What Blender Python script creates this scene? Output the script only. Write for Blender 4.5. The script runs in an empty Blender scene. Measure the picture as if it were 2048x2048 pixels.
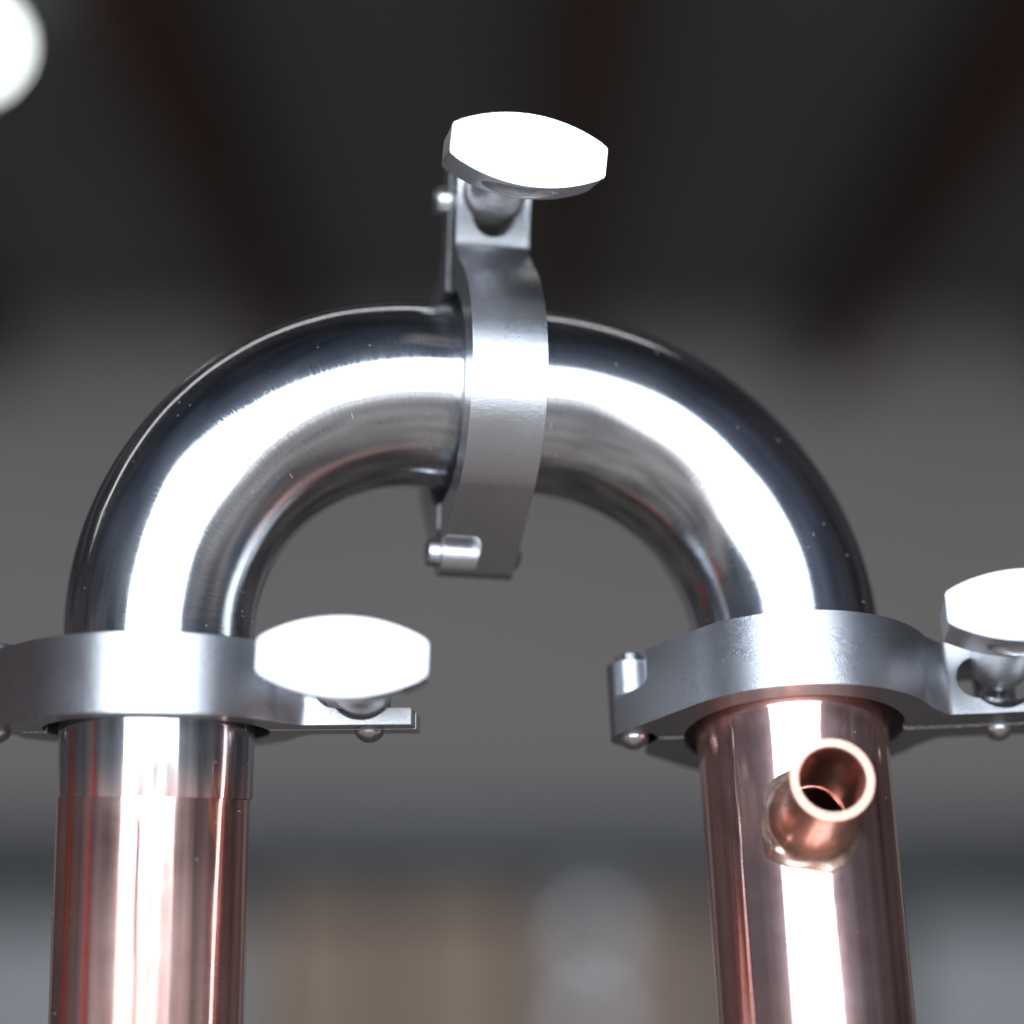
import bpy, bmesh, math, random
from mathutils import Vector, Matrix, noise
random.seed(4)
S = bpy.context.scene
C = S.collection
MM = 0.001
PI = math.pi

# ------------------------------------------------------------------ camera
cam = bpy.data.cameras.new('camera')
cam.sensor_width = 36.0
cam.lens = 5516.6 / 2048 * 36.0
cam.clip_start = 0.05
cam.clip_end = 60.0
cam.dof.use_dof = True
cam.dof.focus_distance = 0.722
cam.dof.aperture_fstop = 2.6
cam.dof.aperture_blades = 0
cob = bpy.data.objects.new('camera', cam)
cob.location = (9.03 * MM, -750 * MM, -120.85 * MM)
cob.rotation_euler = (PI / 2 + 0.1189, 0, 0)
C.objects.link(cob)
S.camera = cob
S.view_settings.view_transform = 'Standard'
S.view_settings.look = 'None'
S.view_settings.exposure = 0
S.view_settings.gamma = 1

# ------------------------------------------------------------------ surroundings (dim workshop, seen only as reflections)
W = bpy.data.worlds.new('World')
S.world = W
W.use_nodes = True
wn, wl = W.node_tree.nodes, W.node_tree.links
wn.clear()
def wmath(op, a, b=None):
    n = wn.new('ShaderNodeMath'); n.operation = op
    for i, v in enumerate((a, b)):
        if v is None: continue
        if isinstance(v, (int, float)): n.inputs[i].default_value = v
        else: wl.new(v, n.inputs[i])
    return n.outputs[0]
def wramp(fac, stops, interp='LINEAR'):
    n = wn.new('ShaderNodeValToRGB'); cr = n.color_ramp; cr.interpolation = interp
    while len(cr.elements) < len(stops): cr.elements.new(0.5)
    for e, (p, c) in zip(cr.elements, stops): e.position = p; e.color = (*c, 1)
    wl.new(fac, n.inputs[0]); return n.outputs[0]
def wmix(fac, a, b):
    n = wn.new('ShaderNodeMix'); n.data_type = 'RGBA'
    wl.new(fac, n.inputs['Factor']); wl.new(a, n.inputs['A']); wl.new(b, n.inputs['B'])
    return n.outputs['Result']
tc = wn.new('ShaderNodeTexCoord')
sep = wn.new('ShaderNodeSeparateXYZ'); wl.new(tc.outputs['Generated'], sep.inputs[0])
X_, Y_, Z_ = sep.outputs
el = wmath('MULTIPLY', wmath('ARCSINE', Z_), 1 / PI)
el01 = wmath('ADD', el, 0.5)                               # 0 = straight down, 0.5 = horizon, 1 = up
front = wramp(el01, [(0.0, (.18, .17, .17)), (0.22, (.27, .26, .26)), (0.36, (.32, .31, .315)), (0.485, (.42, .42, .44)),
                     (0.5, (.10, .11, .13)), (0.70, (.08, .105, .165)), (0.82, (.03, .04, .062)), (1.0, (.01, .011, .014))])
back = wramp(el01, [(0.0, (.06, .055, .052)), (0.35, (.055, .05, .05)), (0.5, (.06, .055, .06)), (0.6, (.03, .03, .036)), (1.0, (.012, .012, .014))])
az = wmath('ARCTAN2', X_, wmath('MULTIPLY', Y_, -1.0))     # 0 = behind the camera
azabs = wmath('ABSOLUTE', az)
fb = wramp(wmath('DIVIDE', azabs, PI), [(0.16, (0, 0, 0)), (0.55, (1, 1, 1))])
fbv = wn.new('ShaderNodeRGBToBW'); wl.new(fb, fbv.inputs[0])
base = wmix(fbv.outputs[0], front, back)
def wval(v):
    n = wn.new('ShaderNodeRGB'); n.outputs[0].default_value = (*v, 1); return n.outputs[0]
def wsoft(src, a, b):                                      # 1 below a, 0 above b
    n = wn.new('ShaderNodeMapRange'); n.interpolation_type = 'SMOOTHSTEP'; wl.new(src, n.inputs[0])
    n.inputs[1].default_value = a; n.inputs[2].default_value = b; n.inputs[3].default_value = 1; n.inputs[4].default_value = 0
    return n.outputs[0]
# pale sunlit yard seen through the door below the horizon
yard = wmath('MULTIPLY', wsoft(azabs, .54, .60), wmath('MULTIPLY', wsoft(el01, .494, .503), wmath('SUBTRACT', 1.0, wsoft(el01, .435, .465))))
base = wmix(yard, base, wval((1.7, 1.68, 1.66)))
# colour patches painted into the world to reflect in the metal: two red, one bluish
def spot(a_, e_, rad, col, base):
    d_ = Vector((math.sin(a_) * math.cos(e_), -math.cos(a_) * math.cos(e_), math.sin(e_)))
    n = wn.new('ShaderNodeVectorMath'); n.operation = 'DOT_PRODUCT'; wl.new(tc.outputs['Generated'], n.inputs[0]); n.inputs[1].default_value = d_
    return wmix(wsoft(wmath('ARCCOSINE', n.outputs['Value']), rad * .75, rad), base, wval(col))
base = spot(-1.22, -.05, .10, (.20, .03, .025), base)
base = spot(-1.88, -.02, .13, (.10, .025, .02), base)
base = spot(1.35, -.25, .14, (.05, .07, .12), base)
wnz = wn.new('ShaderNodeTexNoise'); wnz.inputs['Scale'].default_value = 5.0; wnz.inputs['Detail'].default_value = 3
wl.new(tc.outputs['Generated'], wnz.inputs['Vector'])
wcol = wramp(wnz.outputs['Fac'], [(0.35, (.45, .45, .48)), (0.5, (1, 1, 1)), (0.66, (1.7, 1.6, 1.5))])
mul = wn.new('ShaderNodeMix'); mul.data_type = 'RGBA'; mul.blend_type = 'MULTIPLY'; mul.inputs['Factor'].default_value = 1
wl.new(base, mul.inputs['A']); wl.new(wcol, mul.inputs['B'])
bg = wn.new('ShaderNodeBackground'); wl.new(mul.outputs['Result'], bg.inputs['Color']); bg.inputs['Strength'].default_value = 1.0
wo = wn.new('ShaderNodeOutputWorld'); wl.new(bg.outputs[0], wo.inputs[0])

# ------------------------------------------------------------------ lamps
def area(name, loc, target, sx, sy, radiance, col=(1, 1, 1)):
    l = bpy.data.lights.new(name, 'AREA'); l.shape = 'RECTANGLE'; l.size = sx; l.size_y = sy
    l.energy = radiance * PI * sx * sy; l.color = col
    o = bpy.data.objects.new(name, l); C.objects.link(o); o.location = loc
    o.rotation_euler = (Vector(target) - Vector(loc)).to_track_quat('-Z', 'Y').to_euler()
    return o
# daylight through the wide open workshop door behind the photographer
area('door_daylight', (0.0, -4.0, 1.52), (0, 0, 1.52), 4.9, 3.2, 6.5, (0.80, 0.90, 1.0))
# strip lamp under the workshop ceiling behind the pipes
area('ceiling_strip_lamp', (-1.2, 0.75, 1.04), (-1.2, 0.6, 0), 3.4, 0.06, 3.0, (1.0, 0.98, 0.93))

# ------------------------------------------------------------------ helpers
def link(name, me, mat=None, parent=None):
    o = bpy.data.objects.new(name, me); C.objects.link(o)
    if mat: me.materials.clear(); me.materials.append(mat)
    if parent: o.parent = parent
    return o
def empty(name, loc, label, cat, group=None, rot=None):
    o = bpy.data.objects.new(name, None); C.objects.link(o)
    o.empty_display_size = 0.01
    if rot is not None:
        o.matrix_world = Matrix.Translation(loc) @ rot.to_4x4()
    else: o.location = loc
    o['label'] = label; o['category'] = cat
    if group: o['group'] = group
    return o
def tag(o, label, cat, group=None):
    o['label'] = label; o['category'] = cat
    if group: o['group'] = group
def finish(me, angle=35):
    for p in me.polygons: p.use_smooth = True
    me.set_sharp_from_angle(angle=math.radians(angle))
    me.update()
    return me
def mesh_from(verts, faces, name='m', angle=35, scale=MM, uv=None):
    me = bpy.data.meshes.new(name)
    me.from_pydata([(v[0] * scale, v[1] * scale, v[2] * scale) for v in verts], [], faces)
    if uv:
        l = me.uv_layers.new(name='UVMap')
        for p in me.polygons:
            for li, t in zip(p.loop_indices, uv(p)): l.data[li].uv = t
    bm = bmesh.new(); bm.from_mesh(me); bmesh.ops.recalc_face_normals(bm, faces=bm.faces); bm.to_mesh(me); bm.free()
    return finish(me, angle)
def sweep(path, tang, radii, n=96, up=(0, 0, 1), caps=True, angle=35):
    """tube along path (mm); u = length, v = arc, both in mm"""
    verts, faces, uvs = [], [], []
    t0 = Vector(tang[0]); ref = Vector(up)
    if abs(ref.dot(t0)) > 0.95: ref = Vector((0, 1, 0))
    e1 = (ref - t0 * ref.dot(t0)).normalized()
    L = 0; prev = None
    for p, t, r in zip(path, tang, radii):
        p, t = Vector(p), Vector(t).normalized()
        e1 = (e1 - t * e1.dot(t)).normalized(); e2 = t.cross(e1)
        if prev is not None: L += (p - prev).length
        prev = p
        for k in range(n):
            a = 2 * PI * k / n
            verts.append(p + e1 * (r * math.cos(a)) + e2 * (r * math.sin(a)))
        uvs.append(L)
    m = len(path)
    fuv = []
    for i in range(m - 1):
        for k in range(n):
            k2 = (k + 1) % n
            faces.append((i * n + k, i * n + k2, (i + 1) * n + k2, (i + 1) * n + k))
            v0, v1 = k / n * 160, (k + 1) / n * 160
            fuv.append(((uvs[i], v0), (uvs[i], v1), (uvs[i + 1], v1), (uvs[i + 1], v0)))
    if caps:
        faces.append(tuple(range(n))); fuv.append([(0, 0)] * n)
        faces.append(tuple(range((m - 1) * n, m * n))[::-1]); fuv.append([(0, 0)] * n)
    me = bpy.data.meshes.new('tube')
    me.from_pydata([tuple(v * MM) for v in verts], [], faces)
    l = me.uv_layers.new(name='UVMap')
    for p, f in zip(me.polygons, fuv):
        for li, t in zip(p.loop_indices, f): l.data[li].uv = (t[0] * .01, t[1] * .01)
    bm = bmesh.new(); bm.from_mesh(me); bmesh.ops.recalc_face_normals(bm, faces=bm.faces); bm.to_mesh(me); bm.free()
    return finish(me, angle)
def lathe(profile, n=64, angle=35, closed=False):
    """profile of (r, z) in mm about local z"""
    verts, faces = [], []
    for r, z in profile:
        for k in range(n):
            a = 2 * PI * k / n
            verts.append((r * math.cos(a), r * math.sin(a), z))
    m = len(profile)
    rng = range(m) if closed else range(m - 1)
    for i in rng:
        j = (i + 1) % m
        for k in range(n):
            k2 = (k + 1) % n
            faces.append((i * n + k, i * n + k2, j * n + k2, j * n + k))
    if not closed:
        faces.append(tuple(range(n))); faces.append(tuple(range((m - 1) * n, m * n)))
    return mesh_from(verts, faces, angle=angle)
def xform(me, M):
    """M works in mm"""
    T = Matrix.Scale(MM, 4) @ M @ Matrix.Scale(1 / MM, 4)
    me.transform(T)
    if M.to_3x3().determinant() < 0: me.flip_normals()
    return me
def prism(poly, z0, z1):
    n = len(poly)
    v = [(x, y, z0) for x, y in poly] + [(x, y, z1) for x, y in poly]
    f = [tuple(range(n)), tuple(range(n, 2 * n))] + [(i, (i + 1) % n, (i + 1) % n + n, i + n) for i in range(n)]
    return mesh_from(v, f)
def box(x0, x1, y0, y1, z0, z1):
    return prism([(x0, y0), (x1, y0), (x1, y1), (x0, y1)], z0, z1)
def ball(c, r, seg=40):
    bm = bmesh.new(); bmesh.ops.create_uvsphere(bm, u_segments=seg, v_segments=seg // 2, radius=1)
    for v in bm.verts: v.co = Vector((c[0] + v.co.x * r[0], c[1] + v.co.y * r[1], c[2] + v.co.z * r[2])) * MM
    me = bpy.data.meshes.new('ball'); bm.to_mesh(me); bm.free(); return finish(me)
def carve(me, cutters, bevel=0.0, seg=3, ang=32, op='DIFFERENCE', shade=30):
    """cut meshes out of me, round the edges and return a clean mesh"""
    o = link('work', me); tmp = []
    for c in cutters:
        k = link('work_cut', c); tmp.append(k)
        md = o.modifiers.new('b', 'BOOLEAN'); md.operation = op; md.object = k; md.solver = 'EXACT'
    dg = bpy.context.evaluated_depsgraph_get(); dg.update()
    r = bpy.data.meshes.new_from_object(o.evaluated_get(dg))
    for k in tmp: bpy.data.objects.remove(k)
    o.modifiers.clear(); o.data = r
    bm = bmesh.new(); bm.from_mesh(r)
    bmesh.ops.remove_doubles(bm, verts=bm.verts, dist=0.00004)
    bmesh.ops.dissolve_limit(bm, angle_limit=math.radians(1.0), verts=bm.verts, edges=bm.edges)
    bm.to_mesh(r); bm.free()
    if bevel:
        md = o.modifiers.new('v', 'BEVEL'); md.width = bevel * MM; md.segments = seg; md.limit_method = 'ANGLE'
        md.angle_limit = math.radians(ang); md.use_clamp_overlap = True; md.miter_outer = 'MITER_ARC'
        for p in r.polygons: p.use_smooth = True
        r.set_sharp_from_angle(angle=math.radians(ang))
        wn_ = o.modifiers.new('w', 'WEIGHTED_NORMAL'); wn_.weight = 90; wn_.keep_sharp = False
        dg = bpy.context.evaluated_depsgraph_get(); dg.update()
        r = bpy.data.meshes.new_from_object(o.evaluated_get(dg))
    bpy.data.objects.remove(o)
    return r if bevel else finish(r, shade)

# ------------------------------------------------------------------ materials
def newmat(name):
    m = bpy.data.materials.new(name); m.use_nodes = True
    nt = m.node_tree; return m, nt.nodes, nt.links, nt.nodes['Principled BSDF']
def N(ns, t, **kw):
    n = ns.new(t)
    for k, v in kw.items():
        if k in n.inputs: n.inputs[k].default_value = v
        else: setattr(n, k, v)
    return n
def mapping(ns, ls, src, scale):
    m = ns.new('ShaderNodeMapping'); m.inputs['Scale'].default_value = scale; ls.new(src, m.inputs[0]); return m.outputs[0]
def maprange(ns, ls, src, a, b, c, d):
    m = ns.new('ShaderNodeMapRange'); ls.new(src, m.inputs[0])
    for i, v in enumerate((a, b, c, d)): m.inputs[i + 1].default_value = v
    return m.outputs[0]
def mth(ns, ls, op, a, b):
    n = ns.new('ShaderNodeMath'); n.operation = op
    for i, v in enumerate((a, b)):
        if isinstance(v, (int, float)): n.inputs[i].default_value = v
        else: ls.new(v, n.inputs[i])
    return n.outputs[0]
def metal(name, col, rough, brush=None, grain=None, smudge=None, dust=0.0, wobble=None, haze=None, colvar=None, coords='UV'):
    m, ns, ls, b = newmat(name)
    b.inputs['Metallic'].default_value = 1
    b.inputs['Base Color'].default_value = (*col, 1)
    b.inputs['Roughness'].default_value = rough
    tcn = ns.new('ShaderNodeTexCoord')
    uv = tcn.outputs[coords]; ob = tcn.outputs['Object']
    r = None; nrm = None
    if smudge:                                            # (scale, low, high): hand marks and haze
        nz = N(ns, 'ShaderNodeTexNoise', Scale=smudge[0], Detail=4.0, Roughness=.6); ls.new(ob, nz.inputs['Vector'])
        r = maprange(ns, ls, nz.outputs['Fac'], .35, .7, smudge[1], smudge[2])
    if brush:                                             # (mapping scale, roughness amount, bump height)
        nz = N(ns, 'ShaderNodeTexNoise', Scale=1.0, Detail=3.0, Roughness=.65); ls.new(mapping(ns, ls, uv, brush[0]), nz.inputs['Vector'])
        rr = maprange(ns, ls, nz.outputs['Fac'], .3, .75, -brush[1], brush[1])
        r = mth(ns, ls, 'ADD', r if r is not None else rough, rr)
        bp = N(ns, 'ShaderNodeBump', Strength=1.0, Distance=brush[2]); ls.new(nz.outputs['Fac'], bp.inputs['Height']); nrm = bp
    if wobble:                                            # (scale, height): hand-worked dents
        nz = N(ns, 'ShaderNodeTexNoise', Scale=wobble[0], Detail=1.5); ls.new(ob, nz.inputs['Vector'])
        bp = N(ns, 'ShaderNodeBump', Strength=1.0, Distance=wobble[1]); ls.new(nz.outputs['Fac'], bp.inputs['Height'])
        if nrm: ls.new(nrm.outputs[0], bp.inputs['Normal'])
        nrm = bp
    if grain:                                             # (scale, height): fine cast or blasted skin
        nz = N(ns, 'ShaderNodeTexNoise', Scale=grain[0], Detail=2.0); ls.new(ob, nz.inputs['Vector'])
        bp = N(ns, 'ShaderNodeBump', Strength=1.0, Distance=grain[1]); ls.new(nz.outputs['Fac'], bp.inputs['Height'])
        if nrm: ls.new(nrm.outputs[0], bp.inputs['Normal'])
        nrm = bp
    if r is not None: ls.new(r, b.inputs['Roughness'])
    if nrm: ls.new(nrm.outputs[0], b.inputs['Normal'])
    if colvar:                                            # (scale, other colour): tarnish
        nz = N(ns, 'ShaderNodeTexNoise', Scale=colvar[0], Detail=5.0, Roughness=.65); ls.new(ob, nz.inputs['Vector'])
        mx = ns.new('ShaderNodeMix'); mx.data_type = 'RGBA'
        ls.new(maprange(ns, ls, nz.outputs['Fac'], .42, .68, 0, 1), mx.inputs['Factor'])
        mx.inputs['A'].default_value = (*col, 1); mx.inputs['B'].default_value = (*colvar[1], 1)
        ls.new(mx.outputs['Result'], b.inputs['Base Color'])
    out = b.outputs[0]
    if haze:                                              # (roughness, low, high): a broad satin lobe over the polish, cloudy in patches
        g = ns.new('ShaderNodeBsdfAnisotropic'); g.inputs['Roughness'].default_value = haze[0]; g.inputs['Color'].default_value = (*col, 1)
        if colvar: ls.new(mx.outputs['Result'], g.inputs['Color'])
        if nrm: ls.new(nrm.outputs[0], g.inputs['Normal'])
        nz = N(ns, 'ShaderNodeTexNoise', Scale=34.0, Detail=5.0, Roughness=.6); ls.new(ob, nz.inputs['Vector'])
        ms = ns.new('ShaderNodeMixShader'); ls.new(maprange(ns, ls, nz.outputs['Fac'], .35, .68, haze[1], haze[2]), ms.inputs[0])
        ls.new(out, ms.inputs[1]); ls.new(g.outputs[0], ms.inputs[2]); out = ms.outputs[0]
    if dust:                                              # short fine scratches both ways and a little dust
        df = N(ns, 'ShaderNodeBsdfDiffuse', Color=(.62, .63, .66, 1))
        for src, sc, thr, prob in ((uv, (130, 30, 1), .34, dust), (uv, (44, 120, 1), .28, dust * .7), (ob, (700, 700, 560), .26, dust * .8)):
            vo = N(ns, 'ShaderNodeTexVoronoi', Scale=1.0, Randomness=1.0); ls.new(mapping(ns, ls, src, sc), vo.inputs['Vector'])
            sp = ns.new('ShaderNodeSeparateColor'); ls.new(vo.outputs['Color'], sp.inputs[0])
            near = mth(ns, ls, 'LESS_THAN', vo.outputs['Distance'], mth(ns, ls, 'MULTIPLY', sp.outputs[1], thr))
            pick = mth(ns, ls, 'GREATER_THAN', sp.outputs[0], 1 - prob)
            fac = mth(ns, ls, 'MULTIPLY', mth(ns, ls, 'MULTIPLY', near, pick), mth(ns, ls, 'MULTIPLY', sp.outputs[2], .45))
            ms = ns.new('ShaderNodeMixShader'); ls.new(fac, ms.inputs[0]); ls.new(out, ms.inputs[1]); ls.new(df.outputs[0], ms.inputs[2]); out = ms.outputs[0]
    ls.new(out, ns['Material Output'].inputs[0])
    return m
def paint(name, col, rough=.6, var=.15, scale=6.0):
    m, ns, ls, b = newmat(name)
    tcn = ns.new('ShaderNodeTexCoord')
    nz = N(ns, 'ShaderNodeTexNoise', Scale=scale, Detail=5.0); ls.new(tcn.outputs['Object'], nz.inputs['Vector'])
    mx = ns.new('ShaderNodeMix'); mx.data_type = 'RGBA'; ls.new(nz.outputs['Fac'], mx.inputs['Factor'])
    mx.inputs['A'].default_value = (*[c * (1 - var) for c in col], 1); mx.inputs['B'].default_value = (*[min(1, c * (1 + var)) for c in col], 1)
    ls.new(mx.outputs['Result'], b.inputs['Base Color']); b.inputs['Roughness'].default_value = rough
    return m

M_elbow = metal('polished_steel', (.62, .64, .67), .10, brush=((210, 6, 1), .08, .000034), smudge=(30, .08, .15), dust=.032, haze=(.34, .06, .18), wobble=(24, .0014))
M_clamp = metal('cast_steel', (.64, .65, .68), .24, grain=(4200, .00006), smudge=(40, .19, .27), coords='Object', haze=(.46, .16, .34))
M_wing = metal('ground_steel', (.68, .68, .70), .30, grain=(1500, .00001), smudge=(80, .26, .36), coords='Object', haze=(.55, .3, .5))
M_pin = metal('bright_steel', (.64, .64, .66), .18, smudge=(200, .14, .24), coords='Object', haze=(.45, .15, .4))
M_copper = metal('polished_copper', (.95, .635, .585), .08, brush=((10, 120, 1), .02, .0000012), smudge=(45, .06, .16), dust=.012, colvar=(28, (.87, .53, .48)), haze=(.40, .08, .38))
M_port = metal('copper_fitting', (.93, .55, .43), .18, smudge=(90, .14, .24), coords='Object', haze=(.5, .12, .35))
M_neck = metal('brazed_copper', (.80, .55, .46), .20, smudge=(90, .16, .34), wobble=(120, .0005), coords='Object', haze=(.5, .2, .6), colvar=(110, (.62, .40, .30)))
M_collar = metal('tube_steel', (.57, .59, .62), .08, brush=((12, 120, 1), .02, .0000008), smudge=(50, .05, .12), dust=.015, haze=(.4, .12, .34))
def tin_edge(m):                                           # copper showing through where the steel tube is brazed on
    ns, ls = m.node_tree.nodes, m.node_tree.links; b = ns['Principled BSDF']
    tcn = ns.new('ShaderNodeTexCoord'); sp = ns.new('ShaderNodeSeparateXYZ'); ls.new(tcn.outputs['UV'], sp.inputs[0])
    nz = N(ns, 'ShaderNodeTexNoise', Scale=70.0, Detail=3.0); ls.new(tcn.outputs['Object'], nz.inputs['Vector'])
    u = mth(ns, ls, 'ADD', sp.outputs[0], mth(ns, ls, 'MULTIPLY', nz.outputs['Fac'], .03))
    mx = ns.new('ShaderNodeMix'); mx.data_type = 'RGBA'; ls.new(maprange(ns, ls, u, .215, .318, 0, 1), mx.inputs['Factor'])
    mx.inputs['A'].default_value = (.57, .59, .62, 1); mx.inputs['B'].default_value = (.94, .63, .58, 1)
    ls.new(mx.outputs['Result'], b.inputs['Base Color'])
tin_edge(M_collar)

# ------------------------------------------------------------------ measured layout (mm, origin at the top joint)
AX = Vector((0.9751933, 0.21858044, -0.03493723))        # run of the pipe through the top joint
DN_L = Vector((-0.03409137, -0.00764126, -0.99938951))   # way the near elbow turns down
DN_R = Vector((0.0238823, -0.26080837, -0.96509514))     # way the other elbow turns down
T_TOP, R_BEND, R_TUBE = 16.196, 68.272, 25.41
def elbow_path(d, dn, ang, tail):
    P, T, s = [], [], []
    L = 0.8
    for u in (0.8, 2.3, 2.9, 4.5, 6.5, 9, 12): P.append(d * u); T.append(d)
    Cc = d * T_TOP + dn * R_BEND
    for i in range(73):
        a = ang * i / 72
        P.append(Cc + R_BEND * (-dn * math.cos(a) + d * math.sin(a))); T.append(dn * math.sin(a) + d * math.cos(a))
    e, t = P[-1].copy(), T[-1].copy()
    for w in (12, 9, 6.5, 4.5, 2.9, 2.3, 0.8):
        if tail - w > 0.5: P.append(e + t * (tail - w)); T.append(t)
    return P, T, e + t * tail, t
def flare(dist):
    for d, r in ((2.35, 31.6), (3.0, 30.2), (4.6, 27.2), (6.6, 25.95), (9.1, 25.5)):
        if dist <= d: return r
    return R_TUBE
def elbow_radii(P, a, b):
    return [flare(min((p - a).length, (p - b).length)) for p in P]

def make_elbow(dirx, dn, ang, tail, label):
    P, T, end, t = elbow_path(dirx, dn, ang, tail)
    root = empty('steel_elbow', (0, 0, 0), label, 'pipe elbow', 'steel elbows forming the arch')
    # flanged ends are parts of their own: split the sweep
    r = elbow_radii(P, Vector((0, 0, 0)), end)
    i0 = 6; i1 = len(P) - 1 - next(k for k in range(len(P)) if r[len(P) - 1 - k] <= R_TUBE + .01)
    link('bend', sweep(P[i0:i1 + 1], T[i0:i1 + 1], r[i0:i1 + 1], n=128, caps=False, angle=60), M_elbow, root)
    link('ferrule', sweep(P[:i0 + 1], T[:i0 + 1], r[:i0 + 1], n=96), M_elbow, root)
    link('ferrule', sweep(P[i1:], T[i1:], r[i1:], n=96), M_elbow, root)
    return end, t
endL, tL = make_elbow(-AX, DN_L, 1.60155, 11.08, 'polished steel pipe elbow rising from the pipe that has no side spout')
endR, tR = make_elbow(AX, DN_R, 1.55127, 13.84, 'polished steel pipe elbow coming down to the copper pipe with the side spout')

# ------------------------------------------------------------------ wing clamps
RO, RI, H = 38.4, 29.8, 10.2
PINX, PINY = 56.0, 5.0
HX, HR = -43.3, 6.3
def arc(cx, cy, r, a0, a1, n):
    return [(cx + r * math.cos(a0 + (a1 - a0) * i / n), cy + r * math.sin(a0 + (a1 - a0) * i / n)) for i in range(n + 1)]
def half_outline():
    d = math.radians
    ph = PI + math.acos((RO - HR) / -HX)                     # where the ring runs off straight to the knuckle
    p = arc(0, 0, RO, ph - 2 * PI, d(-24), 64)
    # concave run from the ring out to the flat of the lug
    p += [(36.3, -14.1), (37.5, -12.6), (38.8, -11.1), (40.2, -9.9), (41.6, -9.5)]
    p += [(69, -9.5), (69, -0.7), (30.2, -0.7)]
    p += arc(0, 0, RI, d(-1.6), d(-178.4), 72)
    p += [(-36.4, -0.7)]
    a0 = d(14)
    p += arc(HX, 0, HR, a0, ph, 22)[:-1] + [(HX + HR * math.cos(ph), HR * math.sin(ph))]
    return p
def groove():
    prof = [(RI - 2, -8.0), (RI, -8.0), (34.8, -4.2), (34.8, 4.2), (RI, 8.0), (RI - 2, 8.0)]
    return lathe(prof, n=128, closed=True)
def zcyl(x, y, r, z0, z1, n=48):
    return prism(arc(x, y, r, 0, 2 * PI * (n - 1) / n, n - 1), z0, z1)
def ycone(x, z, y0, r0, y1, r1, n=48):
    me = lathe([(r0, 0), (r1, abs(y1 - y0))], n=n)
    M = Matrix.Translation((x, y0, z)) @ (Matrix.Rotation(-PI / 2, 4, 'X') if y1 > y0 else Matrix.Rotation(PI / 2, 4, 'X'))
    return xform(me, M)
def half_mesh(front):
    body = prism(half_outline(), -H, H)
    cuts = [groove()]
    notch = [(-60, .45), (-42.2, .45)] + arc(-42.2, 3.05, 2.6, -PI / 2, 0, 8)[1:] + [(-39.6, 20), (-60, 20)]
    notch = prism(notch, -20, 20)
    cuts.append(xform(notch, Matrix.Rotation(PI / 2, 4, 'X')))                 # the other half's knuckle sits here
    slot = prism(arc(49.2, 0, 5.8, PI / 2, 3 * PI / 2, 20) + [(80, -5.8), (80, 5.8)], -1, 1)
    slot = xform(slot, Matrix.Translation((0, -5, 0)) @ Matrix.Rotation(PI / 2, 4, 'X') @ Matrix.Diagonal((1, 1, 9, 1)))
    cuts.append(slot)
    if front: cuts.append(ycone(PINX, 0, -9.9, 9.2, -4.5, 5.6))
    me = carve(body, cuts, bevel=1.1 if front else 1.0, seg=3)
    if not front: xform(me, Matrix.Diagonal((1, -1, -1, 1)))
    return me
HALF_F, HALF_B = half_mesh(True), half_mesh(False)
def pin_mesh(r, z0, z1):
    """rivet with a domed head below and a plain end on top"""
    prof = [(0.05, z0 - 2.9), (1.2, z0 - 2.75), (2.4, z0 - 2.2), (3.4, z0 - 1.3), (3.95, z0 - .5), (4.0, z0 - .1), (3.9, z0), (r, z0), (r, z1 - .5), (r - .5, z1), (.05, z1)]
    return lathe(prof, n=40, angle=50)
HPIN = xform(pin_mesh(3.7, -H - .05, H + 3.2), Matrix.Translation((HX, 0, 0)))
PPIN = xform(pin_mesh(3.7, -H - .05, H + 3.4), Matrix.Translation((PINX, PINY, 0)))
# swing bolt, wing nut: built along +z from the pin, wing's long side along x
S_FACE, WT = 57.0, 14.5
def bolt_mesh():
    sh = lathe([(4.0, -1), (4.0, 44.0), (3.2, 46.0)], n=32)
    eye = xform(lathe([(5.4, -4.2), (5.7, -3.6), (5.7, 3.6), (5.4, 4.2)], n=32), Matrix.Rotation(PI / 2, 4, 'X'))
    return carve(sh, [eye], op='UNION')
def wing_mesh():
    def outline(hl, hh, he):
        pts = []
        for s in (1, -1):
            R = ((hl ** 2) + (hh - he) ** 2) / (2 * (hh - he))
            for i in range(25):
                x = -hl + 2 * hl * i / 24
                y = hh - R + math.sqrt(max(0, R * R - x * x))
                pts.append((-s * x, s * y) if s == 1 else (-s * x, s * y))
        return pts
    o = outline(20.8, 9.7, 4.2)
    q = []
    for i, (x, y) in enumerate(o):                          # ease the four end corners
        if abs(abs(x) - 20.8) < .01:
            sx, sy = (1 if x > 0 else -1), (1 if y > 0 else -1)
            a_ = [(x - sx * 1.3, y + sy * .55), (x - sx * .35, y + sy * .05), (x, y - sy * .75)]
            q += a_ if sx * sy < 0 else a_[::-1]
        elif abs(x) < 19.2: q.append((x, y))
    o = q
    body = prism(o, S_FACE - WT, S_FACE)
    # back grows a little slimmer
    for v in body.vertices:
        if v.co.z < (S_FACE - 1) * MM: v.co.x *= .97; v.co.y *= .94
    cut = [ball((0, k * 9.6, S_FACE - WT * .54), (10.8, 4.8, WT * .37)) for k in (-1, 1)]
    return carve(body, cut, bevel=.9, seg=3, ang=25)
def hub_mesh():
    prof = [(4.1, 9.2), (5.6, 8.6), (6.9, 9.5), (7.8, 11.2), (8.2, 13.5), (8.2, 22), (7.6, 30), (7.6, 38), (8.6, 43), (9.2, 46.2), (4.1, 46.2)]
    return lathe(prof, n=56, angle=45)
BOLT, WING, HUB = bolt_mesh(), wing_mesh(), hub_mesh()
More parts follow.
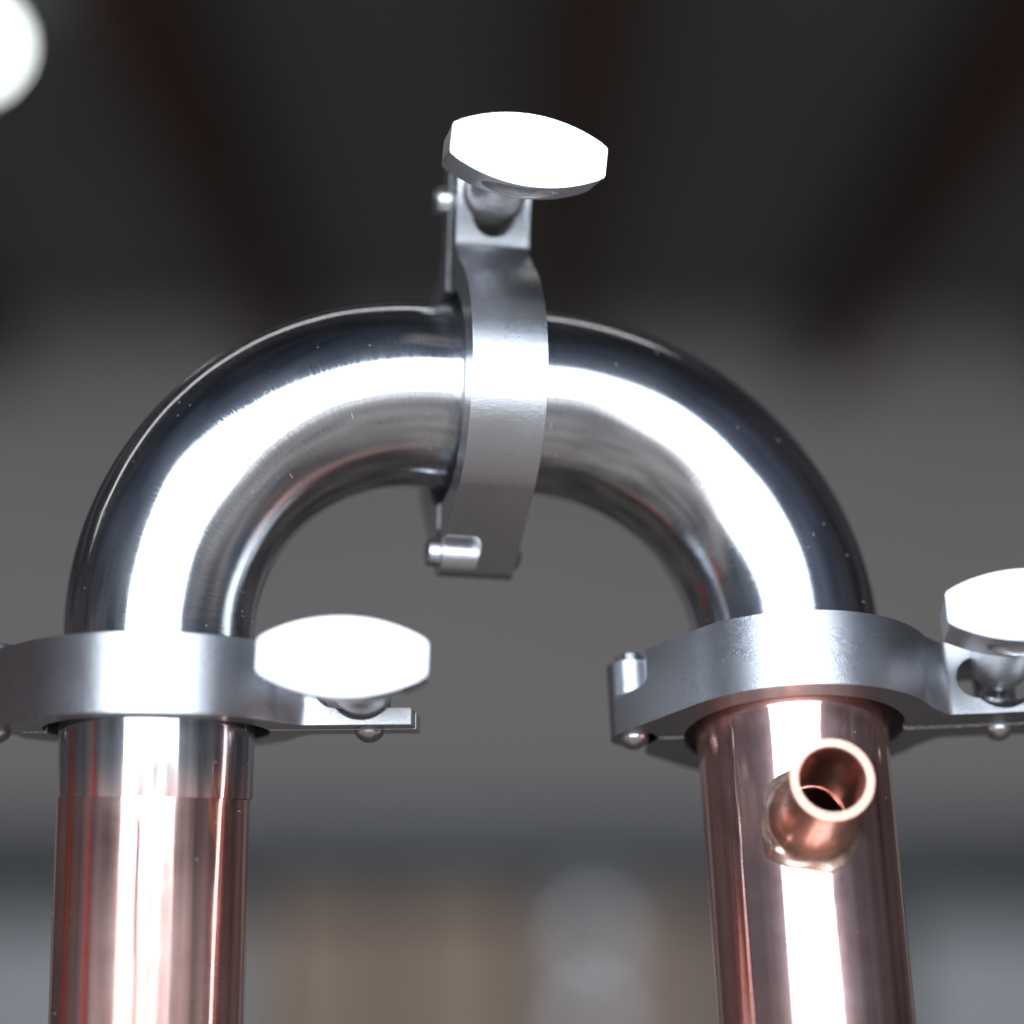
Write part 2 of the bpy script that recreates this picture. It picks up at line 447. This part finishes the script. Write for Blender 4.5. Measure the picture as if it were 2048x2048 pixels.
def bolt_frame(delta, lift, spin):
    """swing in the clamp's plane, lift across it, spin of the nut"""
    d = Vector((math.sin(delta), -math.cos(delta) * math.cos(lift), math.sin(lift))).normalized()
    up = Vector((0, 0, 1)); up = (up - d * up.dot(d)).normalized()
    x = up.cross(d)                                                     # right hand seen from the front
    x = -x if x.x < 0 else x
    y = d.cross(x)
    x2 = x * math.cos(spin) + y * math.sin(spin); y2 = d.cross(x2)
    return Matrix.Translation(Vector((PINX, PINY, 0)) * MM) @ Matrix((x2, y2, d)).transposed().to_4x4()
def make_clamp(loc, rot, delta, lift, spin, label, slop=0.0):
    root = empty('pipe_clamp', Vector(loc) * MM, label, 'pipe clamp', 'wing nut pipe clamps on the still', rot)
    link('clamp_half', HALF_F, M_clamp, root)
    link('clamp_half', HALF_B, M_clamp, root)
    link('hinge_pin', HPIN, M_pin, root)
    link('pivot_pin', PPIN, M_pin, root)
    F = bolt_frame(delta, lift, spin)
    b = link('swing_bolt', BOLT, M_pin, root); b.matrix_local = F
    w = link('wing_nut', WING, M_wing, root); w.matrix_local = F @ Matrix.Translation((0, 0, .05)) @ Matrix.Rotation(slop, 4, 'X') @ Matrix.Translation((0, 0, -.05))
    h = link('hub', HUB, M_wing, w)
    return root
def frame(Z, Xh, beta):
    Z = Vector(Z).normalized(); X = Vector(Xh); X = (X - Z * X.dot(Z)).normalized(); Y = Z.cross(X)
    Xr = X * math.cos(beta) + Y * math.sin(beta); Yr = -X * math.sin(beta) + Y * math.cos(beta)
    return Matrix((Xr, Yr, Z)).transposed()
axL = Matrix.Rotation(-.085, 3, 'X') @ tL
axR = Matrix.Rotation(-.0287, 3, 'X') @ tR
cL = endL + tL * 3.3
cR = endR + tR * 1.0
make_clamp(AX * .24, frame(-AX, -DN_L, 0), .025, .0, PI / 2 - .075, 'topmost steel wing clamp, joining the two elbows at the crown of the arch')
make_clamp(cL, frame(-axL, (1, 0, 0), -.10), .03, .02, -.03, 'steel wing clamp around the pipe without a side spout, its wing nut seen whole')
make_clamp(cR, frame(-axR, (1, 0, 0), 0), .0, .085, 0, 'steel wing clamp just above the copper side spout', .10)

# ------------------------------------------------------------------ copper pipes
def straight(p0, d, stations, n=256, angle=40):
    return sweep([p0 + d * s for s, r in stations], [d] * len(stations), [r for s, r in stations], n=n, angle=angle, up=(0, 1, 0))
pl = empty('column_pipe', (endL + Vector((0, 0, -330))) * MM, 'copper pipe with a plain steel top, no side spout', 'pipe', 'two upright still pipes')
def place(o, root):
    o.parent = root; o.matrix_parent_inverse = root.matrix_world.inverted(); return o
bpy.context.view_layer.update()
dLp = Vector((-.0145, -.004, -1)).normalized()
place(link('collar', straight(endL, tL, [(.8, 31.6), (2.3, 31.6), (2.9, 30.2), (4.6, 27.4), (6.6, 26.2), (9, 25.9), (12, 25.85), (20, 25.8), (28.0, 25.62), (30.5, 25.52), (31.2, 25.49), (31.32, 25.35), (31.4, 22)]), M_collar), pl)
st = [(31.2, 22), (31.22, 25.45), (31.8, 25.45)]
for i in range(110): st.append((33 + i * 2.5, 25.45))
me = straight(endL + Vector((-.18, 0, 0)), dLp, st)
# drawn tube: a shallow seam down its front and a few soft dents
for v in me.vertices:
    p = v.co / MM; s = -(p.z - endL.z)
    if s > 32:
        ax = endL + dLp * s; q = Vector((p.x - ax.x, p.y - ax.y, 0)); a = math.atan2(q.x, -q.y)
        amp = .10 * noise.noise(Vector((a * 2.2, s * .018, 3.1)))
        w = a + .05 + .035 * noise.noise(Vector((s * .03, 0, 5)))
        amp -= .45 * min(1, (s - 32) / 6) * math.exp(-(w / .034) ** 2)
        v.co += q.normalized() * amp * MM
place(link('tube', me, M_copper), pl)

pr = empty('branched_pipe', (endR + tR * 330) * MM, 'copper pipe with a short open spout on its side', 'pipe', 'two upright still pipes')
bpy.context.view_layer.update()
# frame of that pipe: Zp up the pipe, radial spout direction
Zp = -tR; Xp = Vector((1, 0, 0)); Xp = (Xp - Zp * Xp.dot(Zp)).normalized(); Yp = Zp.cross(Xp)
p0 = endR + Xp * -.6
al = .028; SP_DN, SP_LEN = 42.0, 61.0
rad = (-Yp * math.cos(al) + Xp * math.sin(al)).normalized()
RP = 25.45
st = [(.8, 31.6), (2.3, 31.6), (3.0, 30.4), (4.2, 28.6), (5.8, 27.2), (8, 26.4), (10.5, 26.0), (13, 25.75), (16, 25.5)]
for i in range(120): st.append((18.5 + i * 2.5, RP))
prof_in = [(s, r - 1.6) for s, r in st][::-1]
def shell(p0, d, outer, n=288):
    pts = outer + [(s, r - 1.6) for s, r in outer[::-1]]
    me = lathe([(r, -s) for s, r in pts], n=n, closed=True)
    R = Matrix((Xp, Yp, Zp)).transposed().to_4x4()
    return xform(me, Matrix.Translation(p0) @ R)
tube = shell(p0, tR, st)
side = rad.cross(Zp)
Rb = Matrix((side, rad.cross(side), rad)).transposed().to_4x4()
b0 = p0 + tR * SP_DN
drill = xform(lathe([(8.35, 12), (8.35, 40)], n=48), Matrix.Translation(b0) @ Rb)
tube = carve(tube, [drill], shade=40)
bm = bmesh.new(); bm.from_mesh(tube)
uvl = bm.loops.layers.uv.new('UVMap') if not bm.loops.layers.uv else bm.loops.layers.uv.active
for f in bm.faces:
    for l in f.loops:
        q = l.vert.co / MM - p0; a = math.atan2(q.dot(Xp), -q.dot(Yp))
        l[uvl].uv = (-q.dot(Zp) * .01, a * .254)
for v in bm.verts:
    q = v.co / MM - p0; s = -q.dot(Zp); e = q + Zp * s; rr = e.length
    if rr < 24.6 or rr > 25.9: continue
    a = math.atan2(e.dot(Xp), -e.dot(Yp))
    w = a + .74 + .10 * noise.noise(Vector((s * .09, 0, 2.5)))
    ridge = .5 * math.exp(-(w / .055) ** 2) * math.exp(-((s - 34) / 26) ** 2) * (1 + .8 * noise.noise(Vector((s * .22, 1, 0))))
    rip = .16 * math.exp(-((s - 30) / 34) ** 2) * noise.noise(Vector((a * 5.5, s * .085, 4.2)))
    v.co += e.normalized() * MM * (ridge + rip + .09 * noise.noise(Vector((a * 2.0, s * .02, 7.7))))
bm.to_mesh(tube); bm.free()
place(link('tube', finish(tube, 40), M_copper), pr)
# spout: open tube, its mouth faced square, with a pulled neck brazed round its root
ro, ri = 10.3, 8.5
sp = [(ro, 23.0), (ro, SP_LEN - .6), (ro - .5, SP_LEN), (ri + .5, SP_LEN), (ri, SP_LEN - .5), (ri, 23.0)]
spout = place(link('spout', xform(lathe(sp, n=72, closed=True, angle=30), Matrix.Translation(b0) @ Rb), M_port), pr)
V, F = [], []
na, nr = 96, 14
for j in range(nr):
    f = j / (nr - 1)
    for k in range(na):
        a = 2 * PI * k / na
        wob = 1 + .16 * noise.noise(Vector((math.cos(a) * 1.6, math.sin(a) * 1.6, 1.3)))
        rho = 14.0 * wob + (10.25 - 14.0 * wob) * f ** .9
        h = .12 + 1.2 * f + 4.6 * f ** 7 + .25 * noise.noise(Vector((math.cos(a) * 2.5, math.sin(a) * 2.5, f * 2)))* math.sin(PI * f)
        blob = math.exp(-((a - .6) / .22) ** 2)
        h += 1.5 * blob * math.exp(-((f - .4) / .28) ** 2); rho *= 1 + .09 * blob * (1 - f) + .12 * math.exp(-((a - 1.75) / .2) ** 2) * (1 - f)
        x = rho * math.cos(a)                                         # across the pipe
        y = rho * math.sin(a)
        z = math.sqrt(RP * RP - x * x) + h if j else math.sqrt(RP * RP - x * x) - .3
        V.append(Vector((x, y, z)))
for j in range(nr - 1):
    for k in range(na):
        k2 = (k + 1) % na; F.append((j * na + k, j * na + k2, (j + 1) * na + k2, (j + 1) * na + k))
neck = mesh_from(V, F, angle=60)
xform(neck, Matrix.Translation(b0) @ Rb)
n_ = place(link('solder_neck', neck, M_neck), pr)
n_.parent = spout; n_.matrix_parent_inverse = spout.matrix_world.inverted()

# ------------------------------------------------------------------ workshop behind, far out of focus
M_wall = paint('grey_wall', (.325, .300, .286), .8, .08, 2)
M_ceil = paint('ceiling_board', (.125, .134, .138), .8, .1, 2)
M_joist = paint('dark_timber', (.042, .012, .007), .7, .3, 8)
M_rail = paint('slate_steel', (.03, .037, .043), .5, .1, 3)
M_card = paint('cardboard', (.36, .265, .205), .85, .08, 5)
M_tape = paint('parcel_tape', (.33, .22, .14), .4, .05, 5)
M_grey = paint('grey_plastic', (.36, .375, .39), .5, .06, 3)
M_white = paint('milky_plastic', (.72, .70, .72), .4, .04, 3)
def bx(x0, x1, y0, y1, z0, z1, bev=.004):
    bm = bmesh.new(); bmesh.ops.create_cube(bm, size=1)
    for v in bm.verts: v.co = Vector(((x0 + x1) / 2 + v.co.x * (x1 - x0), (y0 + y1) / 2 + v.co.y * (y1 - y0), (z0 + z1) / 2 + v.co.z * (z1 - z0)))
    if bev: bmesh.ops.bevel(bm, geom=bm.edges[:], offset=bev, segments=2, profile=.5, affect='EDGES')
    me = bpy.data.meshes.new('b'); bm.to_mesh(me); bm.free(); return finish(me, 40)
CZ = -.121
YW = 5.65
CEIL = CZ + 1.2
w = link('wall', bx(-4, 4, YW, YW + .1, -1.4, CEIL + .3, 0), M_wall); tag(w, 'plain grey workshop wall behind the shelf', 'wall'); w['kind'] = 'structure'
c = link('ceiling', bx(-4, 4, 2.4, YW - .003, CEIL, CEIL + .1, 0), M_ceil); tag(c, 'dim grey boarded ceiling above the dark joists', 'ceiling'); c['kind'] = 'structure'
for k, lab in zip((-1.02, -.41, .10, .61, 1.12), ('outermost dark timber joist under the ceiling beside the glowing lamp', 'dark timber joist under the ceiling between the glowing lamp and the top clamp', 'dark timber joist under the ceiling directly behind the topmost wing nut',
              'dark timber joist slanting down behind the clamp above the spout', 'outermost dark timber joist far over on the side of the spout')):
    x = k * 1.2
    o = link('ceiling_joist', bx(x - .05, x + .05, 2.4, YW - .01, CEIL - .16, CEIL - .003), M_joist); tag(o, lab, 'joist', 'timber joists under the ceiling')
def px(p, d): return (p - 1024) / 5516.6 * d + .009
def pz(p, d): return CZ + (1682 - p) / 5516.6 * d
# glowing lamp
lm, ns, ls, b = newmat('lamp_glass'); b.inputs['Emission Color'].default_value = (.93, 1, .97, 1); b.inputs['Emission Strength'].default_value = 20; b.inputs['Base Color'].default_value = (.8, .8, .8, 1)
d = 3.75
lx, lz = px(-82, d), pz(58, d)
lr = empty('ceiling_lamp', (lx, d - .75, lz + .03), 'small white glowing lamp hanging under the ceiling', 'lamp')
bm = bmesh.new(); bmesh.ops.create_uvsphere(bm, u_segments=24, v_segments=12, radius=.025); me = bpy.data.meshes.new('bulb'); bm.to_mesh(me); bm.free()
o = link('bulb', finish(me), lm, lr); o.location = (0, 0, -.03)
o = link('socket', xform(lathe([(14, -8), (16, 0), (16, 40), (3, 46), (3, 120)], n=24), Matrix.Identity(4)), M_rail, lr)
# shelf with its contents
d = 6.0; ys = d - .75
sh = empty('shelf', (0, ys, pz(2160, d)), 'dark slate steel shelf rack across the back wall', 'shelf')
def sub(name, me, mat, root, loc=None):
    o = link(name, me, mat, root); bpy.context.view_layer.update(); o.matrix_parent_inverse = root.matrix_world.inverted(); return o
bpy.context.view_layer.update()
sub('top_rail', bx(-2.2, 2.2, ys - .22, ys + .25, pz(1770, d), pz(1655, d)), M_rail, sh)
sub('shelf_board', bx(-2.2, 2.2, ys - .22, ys + .25, pz(2200, d), pz(2160, d)), M_rail, sh)
for x in (-2.15, 2.15): sub('post', bx(x - .03, x + .03, ys - .25, ys + .28, -1.4, pz(1600, d)), M_rail, sh)
zb = pz(2160, d)
def carton(x0, x1, top, label, dy=0, mat=M_card):
    me = bx(px(x0, d), px(x1, d), ys - .2 + dy, ys + .15, zb, pz(top, d))
    r = empty('cardboard_box', (px((x0 + x1) / 2, d), ys, zb), label, 'box', 'cardboard boxes on the shelf'); bpy.context.view_layer.update()
    sub('carton', me, mat, r)
    xm = px((x0 + x1) / 2, d)
    sub('tape', bx(xm - .025, xm + .025, ys - .203 + dy, ys - .2 + dy + .001, zb + .1, pz(top, d) - .002, 0), M_tape, r)
carton(548, 772, 1800, 'tan cardboard box on the shelf nearest the pipe without a spout')
carton(796, 1046, 1795, 'tan cardboard box on the shelf, middle one, beside the pale flask')
carton(1068, 1420, 1800, 'widest tan cardboard box, partly hidden behind the pale flask and the spouted pipe')
def bin_(x0, x1, top, label):
    r = empty('storage_bin', (px((x0 + x1) / 2, d), ys, zb), label, 'storage bin', 'grey storage bins on the shelf'); bpy.context.view_layer.update()
    sub('tub', bx(px(x0, d), px(x1, d), ys - .2, ys + .15, zb, pz(top + 40, d), .02), M_grey, r)
    sub('lid', bx(px(x0 - 8, d), px(x1 + 8, d), ys - .21, ys + .16, pz(top + 38, d), pz(top, d), .01), M_grey, r)
bin_(-260, 520, 1830, 'grey plastic storage bin behind the pipe without a spout')
bin_(1770, 2350, 1830, 'grey plastic storage bin behind the pipe with the spout')
M_flask = metal('pearly_enamel', (.80, .78, .80), .22, smudge=(8, .18, .28), coords='Object')
M_flask.node_tree.nodes['Principled BSDF'].inputs['Metallic'].default_value = .45
prof = [(.5, 0), (62, 0), (78, 20), (86, 60), (84, 110), (66, 140), (46, 155), (46, 165), (62, 182), (80, 215), (86, 250), (80, 285), (62, 316), (34, 334), (.5, 340)]
j = link('flask', lathe(prof, n=48, angle=60), M_flask)
j.location = (px(1186, d - .4), ys - .34, pz(1860, d - .34) - .250)
tag(j, 'pale shiny round bodied flask standing before the cardboard boxes', 'flask')
